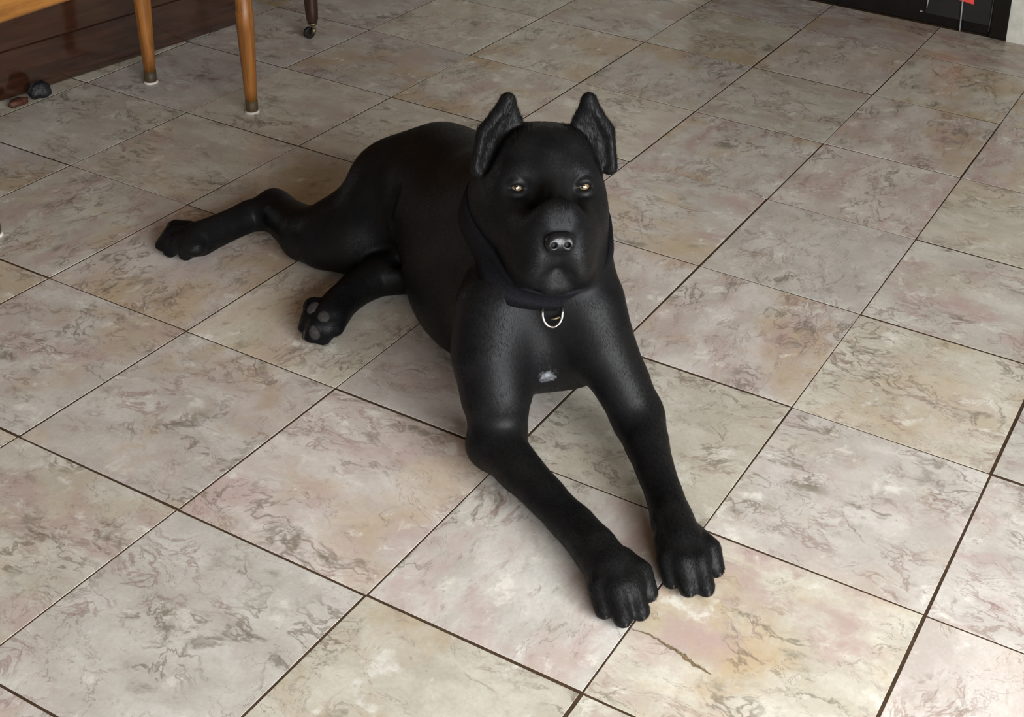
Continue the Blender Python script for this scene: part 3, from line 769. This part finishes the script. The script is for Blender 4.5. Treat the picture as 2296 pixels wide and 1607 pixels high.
def grow_fur(V, Q, n, seed=5):
    rg = np.random.default_rng(seed)
    a = V[Q[:, 2]] - V[Q[:, 0]]; b = V[Q[:, 3]] - V[Q[:, 1]]
    fn = np.cross(a, b); area = np.linalg.norm(fn, axis=1)
    vn = np.zeros_like(V)
    for i in range(4): np.add.at(vn, Q[:, i], fn)
    vn /= np.linalg.norm(vn, axis=1)[:, None] + 1e-12
    fi = rg.choice(len(Q), n, p=area / area.sum())
    u, v = rg.random(n)[:, None], rg.random(n)[:, None]
    w = ((1 - u) * (1 - v), u * (1 - v), u * v, (1 - u) * v)
    p = sum(w[i] * V[Q[fi, i]] for i in range(4)); nn = sum(w[i] * vn[Q[fi, i]] for i in range(4))
    nn /= np.linalg.norm(nn, axis=1)[:, None] + 1e-12
    keep = (p[:, 2] > .006) & (nn[:, 2] > -.8)
    for c, r in [(to_world('h', (-.0465, .006, .000)), .0125), (to_world('h', (.0465, .006, .000)), .0125), (to_world('h', (0, .09, -.062)), .0225)]:
        keep &= np.linalg.norm(p - c, axis=1) > r
    p, nn = p[keep], nn[keep]
    acc = np.zeros_like(p)
    for A, B, wt in FLOW:
        A, B = np.array(A), np.array(B); d = B - A; L = np.linalg.norm(d); d /= L
        tt = np.clip((p - A) @ d, 0, L)
        q = np.linalg.norm(p - A - tt[:, None] * d, axis=1)
        acc += (wt / (q ** 4 + 1e-6))[:, None] * d
    acc /= np.linalg.norm(acc, axis=1)[:, None] + 1e-12
    acc += rg.normal(0, .16, acc.shape) + np.array((0, 0, -.12))
    acc -= nn * (acc * nn).sum(1)[:, None]
    acc /= np.linalg.norm(acc, axis=1)[:, None] + 1e-9
    m = len(p)
    L = (.0042 + .0030 * rg.random(m))[:, None]
    lift = rg.uniform(.06, .24, m)[:, None]
    for c in ((-.068, -.052, .068), (.074, -.052, .068)):
        ear = np.linalg.norm((p - to_world('h', c)) / np.array((1, 1, 1.)), axis=1) < .052
        ear &= (p - to_world('h', (0, 0, .02))) @ FRAMES['h'][1][:, 2] > 0
        L[ear] *= 1.5; lift[ear] = rg.uniform(.08, .42, (ear.sum(), 1))
    side = np.cross(acc, nn); wd = .00045
    root = p - nn * .0004
    P = np.empty((m, 3, 3))
    P[:, 0] = root - side * wd; P[:, 1] = root + side * wd
    P[:, 2] = root + L * (acc * np.sqrt(1 - lift ** 2) + nn * lift)
    P = (P.reshape(-1, 3) - np.array(DB)).astype(np.float32)
    me = bpy.data.meshes.new('fur')
    me.vertices.add(m * 3); me.vertices.foreach_set('co', P.ravel())
    me.loops.add(m * 3); me.loops.foreach_set('vertex_index', np.arange(m * 3, dtype=np.int32))
    me.polygons.add(m); me.polygons.foreach_set('loop_start', np.arange(0, m * 3, 3, dtype=np.int32))
    me.update(calc_edges=True)
    me.materials.append(M['coat'])
    o = bpy.data.objects.new('fur', me)
    o['kind'] = 'stuff'
    return link(o, dog)
grow_fur(V, Q, 300000)
def fval(p):
    i = (np.asarray(p) - field.lo) / field.h; k = np.floor(i).astype(int); f = i - k
    c = field.d[k[0]:k[0] + 2, k[1]:k[1] + 2, k[2]:k[2] + 2]
    c = c[0] * (1 - f[0]) + c[1] * f[0]; c = c[0] * (1 - f[1]) + c[1] * f[1]
    return c[0] * (1 - f[2]) + c[1] * f[2]
def hw(p): return to_world('h', p)
def rel(p): return Vector(np.asarray(p, float) - np.array(DB))

# nose leather
nf = Field(hw((0, .085, -.062)) - .045, hw((0, .085, -.062)) + .045, .0012)
fill(nf, [('b', 'h', (0, .0835, -.0605), (.0195, .0130, .0145), .0128, (0, 0, 0), .006, '+'),
          ('e', 'h', (-.0115, .0890, -.0630), (.0085, .0080, .0105), (0, 0, 0), .005, '+'),
          ('e', 'h', (.0115, .0890, -.0630), (.0085, .0080, .0105), (0, 0, 0), .005, '+'),
          ('c', 'h', [(-.0085, .100, -.0650, .0036), (-.0100, .086, -.0640, .0030)], .003, '-'),
          ('c', 'h', [(.0085, .100, -.0650, .0036), (.0100, .086, -.0640, .0030)], .003, '-'),
          ('c', 'h', [(-.0125, .097, -.0690, .0014), (-.0190, .090, -.0700, .0014)], .002, '-'),
          ('c', 'h', [(.0125, .097, -.0690, .0014), (.0190, .090, -.0700, .0014)], .002, '-'),
          ('c', 'h', [(0, .099, -.0600, .0010), (0, .098, -.078, .0012)], .002, '-')])
Vn, Qn = nf.mesh()
tag(np_mesh('nose', Vn, Qn, M['nose'], dog, DB), 'wet black nose')

# eyes
for s in (-1, 1):
    Vs, Fs = [], []
    R = .0114
    for a in range(13):
        for b in range(20):
            t, u = math.pi * a / 12, 2 * math.pi * b / 20
            Vs.append((R * math.sin(t) * math.cos(u), R * math.cos(t), R * math.sin(t) * math.sin(u)))
    for a in range(12):
        for b in range(20):
            c = (b + 1) % 20
            Fs.append((a * 20 + b, (a + 1) * 20 + b, (a + 1) * 20 + c, a * 20 + c))
    e = mesh_obj('eye', Vs, Fs, M['eye'], dog, True, rel(hw((s * .0465, -.005, .000))))
    look = (Vector((1.4794, -0.9947, 1.2294)) - Vector(hw((s * .0465, -.005, .000)))).normalized()
    e.rotation_euler = look.to_track_quat('Y', 'Z').to_euler()
    tag(e, 'amber eye')

# claws
for kn, tp, pale in [
        ((0.8377, 0.1539, 0.03), (0.8794, 0.11, 0.013), 0),
        ((0.8467, 0.1622, 0.036), (0.9061, 0.1083, 0.014), 0),
        ((0.8563, 0.1721, 0.036), (0.9185, 0.1277, 0.014), 0),
        ((0.8656, 0.1832, 0.028), (0.9127, 0.1601, 0.013), 0),
        ((0.8955, 0.2314, 0.031), (0.9271, 0.1944, 0.013), 0),
        ((0.9038, 0.2395, 0.037), (0.9518, 0.1907, 0.014), 0),
        ((0.9152, 0.2508, 0.037), (0.9702, 0.202, 0.014), 0),
        ((0.9266, 0.2632, 0.029), (0.966, 0.2388, 0.013), 0),
        ((-0.1345, 0.4698, 0.03), (-0.1543, 0.4652, 0.014), 0),
        ((-0.1482, 0.4761, 0.036), (-0.1843, 0.4592, 0.014), 0),
        ((-0.1697, 0.4903, 0.036), (-0.2118, 0.4676, 0.014), 0),
        ((-0.1896, 0.5093, 0.03), (-0.2233, 0.4938, 0.014), 0),
        ((0.2277, 0.3985, 0.03), (0.2153, 0.3838, 0.016), 1),
        ((0.22, 0.3934, 0.036), (0.2007, 0.3752, 0.02), 1),
]:
    kn, tp = Vector(kn), Vector(tp)
    d = (tp - kn); d.z = 0; d.normalize()
    a = tp + d * .0065 + Vector((0, 0, .002))
    P = [a - d * .004, a + d * .002, a + d * .004 - Vector((0, 0, .003)), a + d * .0055 - Vector((0, 0, .0065))]
    Shape().tube([rel(p) for p in P], [.0034, .0034, .0025, .0010], 10).build('claw', M['claw_pale' if pale else 'claw'], dog, True)

# pads of the upturned hind paw
for c, n, r in [
        ((0.1919, 0.3925, 0.0538), (0.195, -0.531, 0.703), (0.012, 0.014, 0.006)),
        ((0.2165, 0.3865, 0.0501), (0.439, -0.54, 0.684), (0.011, 0.013, 0.006)),
        ((0.2124, 0.3699, 0.0338), (0.468, -0.774, 0.259), (0.01, 0.0135, 0.006)),
        ((0.1923, 0.3713, 0.0248), (-0.064, -0.622, 0.43), (0.006, 0.012, 0.005)),
]:
    n = Vector(n).normalized()
    q = n.to_track_quat('Z', 'Y').to_matrix()
    Vs, Fs = [], []
    for a in range(9):
        for b in range(16):
            t, u = math.pi * a / 8, 2 * math.pi * b / 16
            v = q @ Vector((r[0] * math.sin(t) * math.cos(u), r[1] * math.sin(t) * math.sin(u), r[2] * math.cos(t)))
            Vs.append(v)
    for a in range(8):
        for b in range(16):
            k = (b + 1) % 16
            Fs.append((a * 16 + b, (a + 1) * 16 + b, (a + 1) * 16 + k, a * 16 + k))
    mesh_obj('paw_pad', Vs, Fs, M['pad'], dog, True, rel(c))

# collar: a webbing band laid snugly around the neck
front = np.array((.652, .352, .238)); back = np.array((.488, .497, .336))
cc = front * .5 + back * .5
e1 = (front - back); e1 /= np.linalg.norm(e1)
lat = np.array((.6417, .7670, -.02)); lat -= e1 * (lat @ e1); lat /= np.linalg.norm(lat)
ax = np.cross(e1, lat); ax = ax if ax[2] > 0 else -ax
def neck_radius(a, off, cap=.16):
    d = e1 * math.cos(a) + lat * math.sin(a)
    o = cc + ax * off
    r = .03
    while r < cap and fval(o + d * r) < 0: r += .001
    return r
NA = 96
rr = np.array([[neck_radius(2 * math.pi * k / NA, o) for k in range(NA)] for o in (-.016, -.008, 0., .008, .016)])
ths = 2 * math.pi * np.arange(NA) / NA
rr = np.minimum(rr, 1 / np.sqrt((np.cos(ths) / .125) ** 2 + (np.sin(ths) / np.where(np.sin(ths) > 0, .116, .101)) ** 2))
for _ in range(24):
    rr = (np.roll(rr, 1, 1) + rr * 2 + np.roll(rr, -1, 1)) / 4
offs = (-.016, -.008, 0., .008, .016)
Vc, Fc = [], []
for lay in (.0035, -.004):
    for i, o in enumerate(offs):
        for k in range(NA):
            a = 2 * math.pi * k / NA
            Vc.append(rel(cc + ax * o + (e1 * math.cos(a) + lat * math.sin(a)) * (rr[i, k] + lay)))
no = len(offs)
for i in range(no - 1):
    for k in range(NA):
        l = (k + 1) % NA
        Fc.append((i * NA + k, i * NA + l, (i + 1) * NA + l, (i + 1) * NA + k))
        b = no * NA
        Fc.append((b + i * NA + l, b + i * NA + k, b + (i + 1) * NA + k, b + (i + 1) * NA + l))
for k in range(NA):
    l = (k + 1) % NA; b = no * NA; t = (no - 1) * NA
    Fc.append((k, b + k, b + l, l)); Fc.append((t + k, t + l, b + t + l, b + t + k))
collar = tag(mesh_obj('collar', Vc, Fc, M['collar'], dog, True), 'black webbing collar')
a0 = 0.02
p0 = cc + ax * -.016 + (e1 * math.cos(a0) + lat * math.sin(a0)) * (rr[0, 0] + .004)
nrm = np.array((.5, -.80, .33)); nrm /= np.linalg.norm(nrm)
rx = np.cross(nrm, (0, 0, 1.)); rx = -rx / np.linalg.norm(rx)
dn = np.cross(rx, nrm); dn = dn if dn[2] < 0 else -dn
P = []
for k in range(29):
    w = math.pi * k / 28
    P.append(rel(p0 + nrm * .006 + rx * (-.0135 * math.cos(w)) + dn * (.002 + .0185 * math.sin(w))))
P = [rel(p0 + nrm * .003 - rx * .0135 - dn * .006)] + P + [rel(p0 + nrm * .003 + rx * .0135 - dn * .006)]
tag(Shape().tube(P, [.0019] * len(P), 10).build('ring', M['steel'], collar, True), 'bright steel ring')
Shape().tube([rel(p0 + nrm * .004 + rx * a + dn * b) for a, b in ((-.002, .0105), (.004, .0095), (.010, .0075))], [.0012, .0018, .0014], 8).build('ring_link', M['brass'], collar, True)
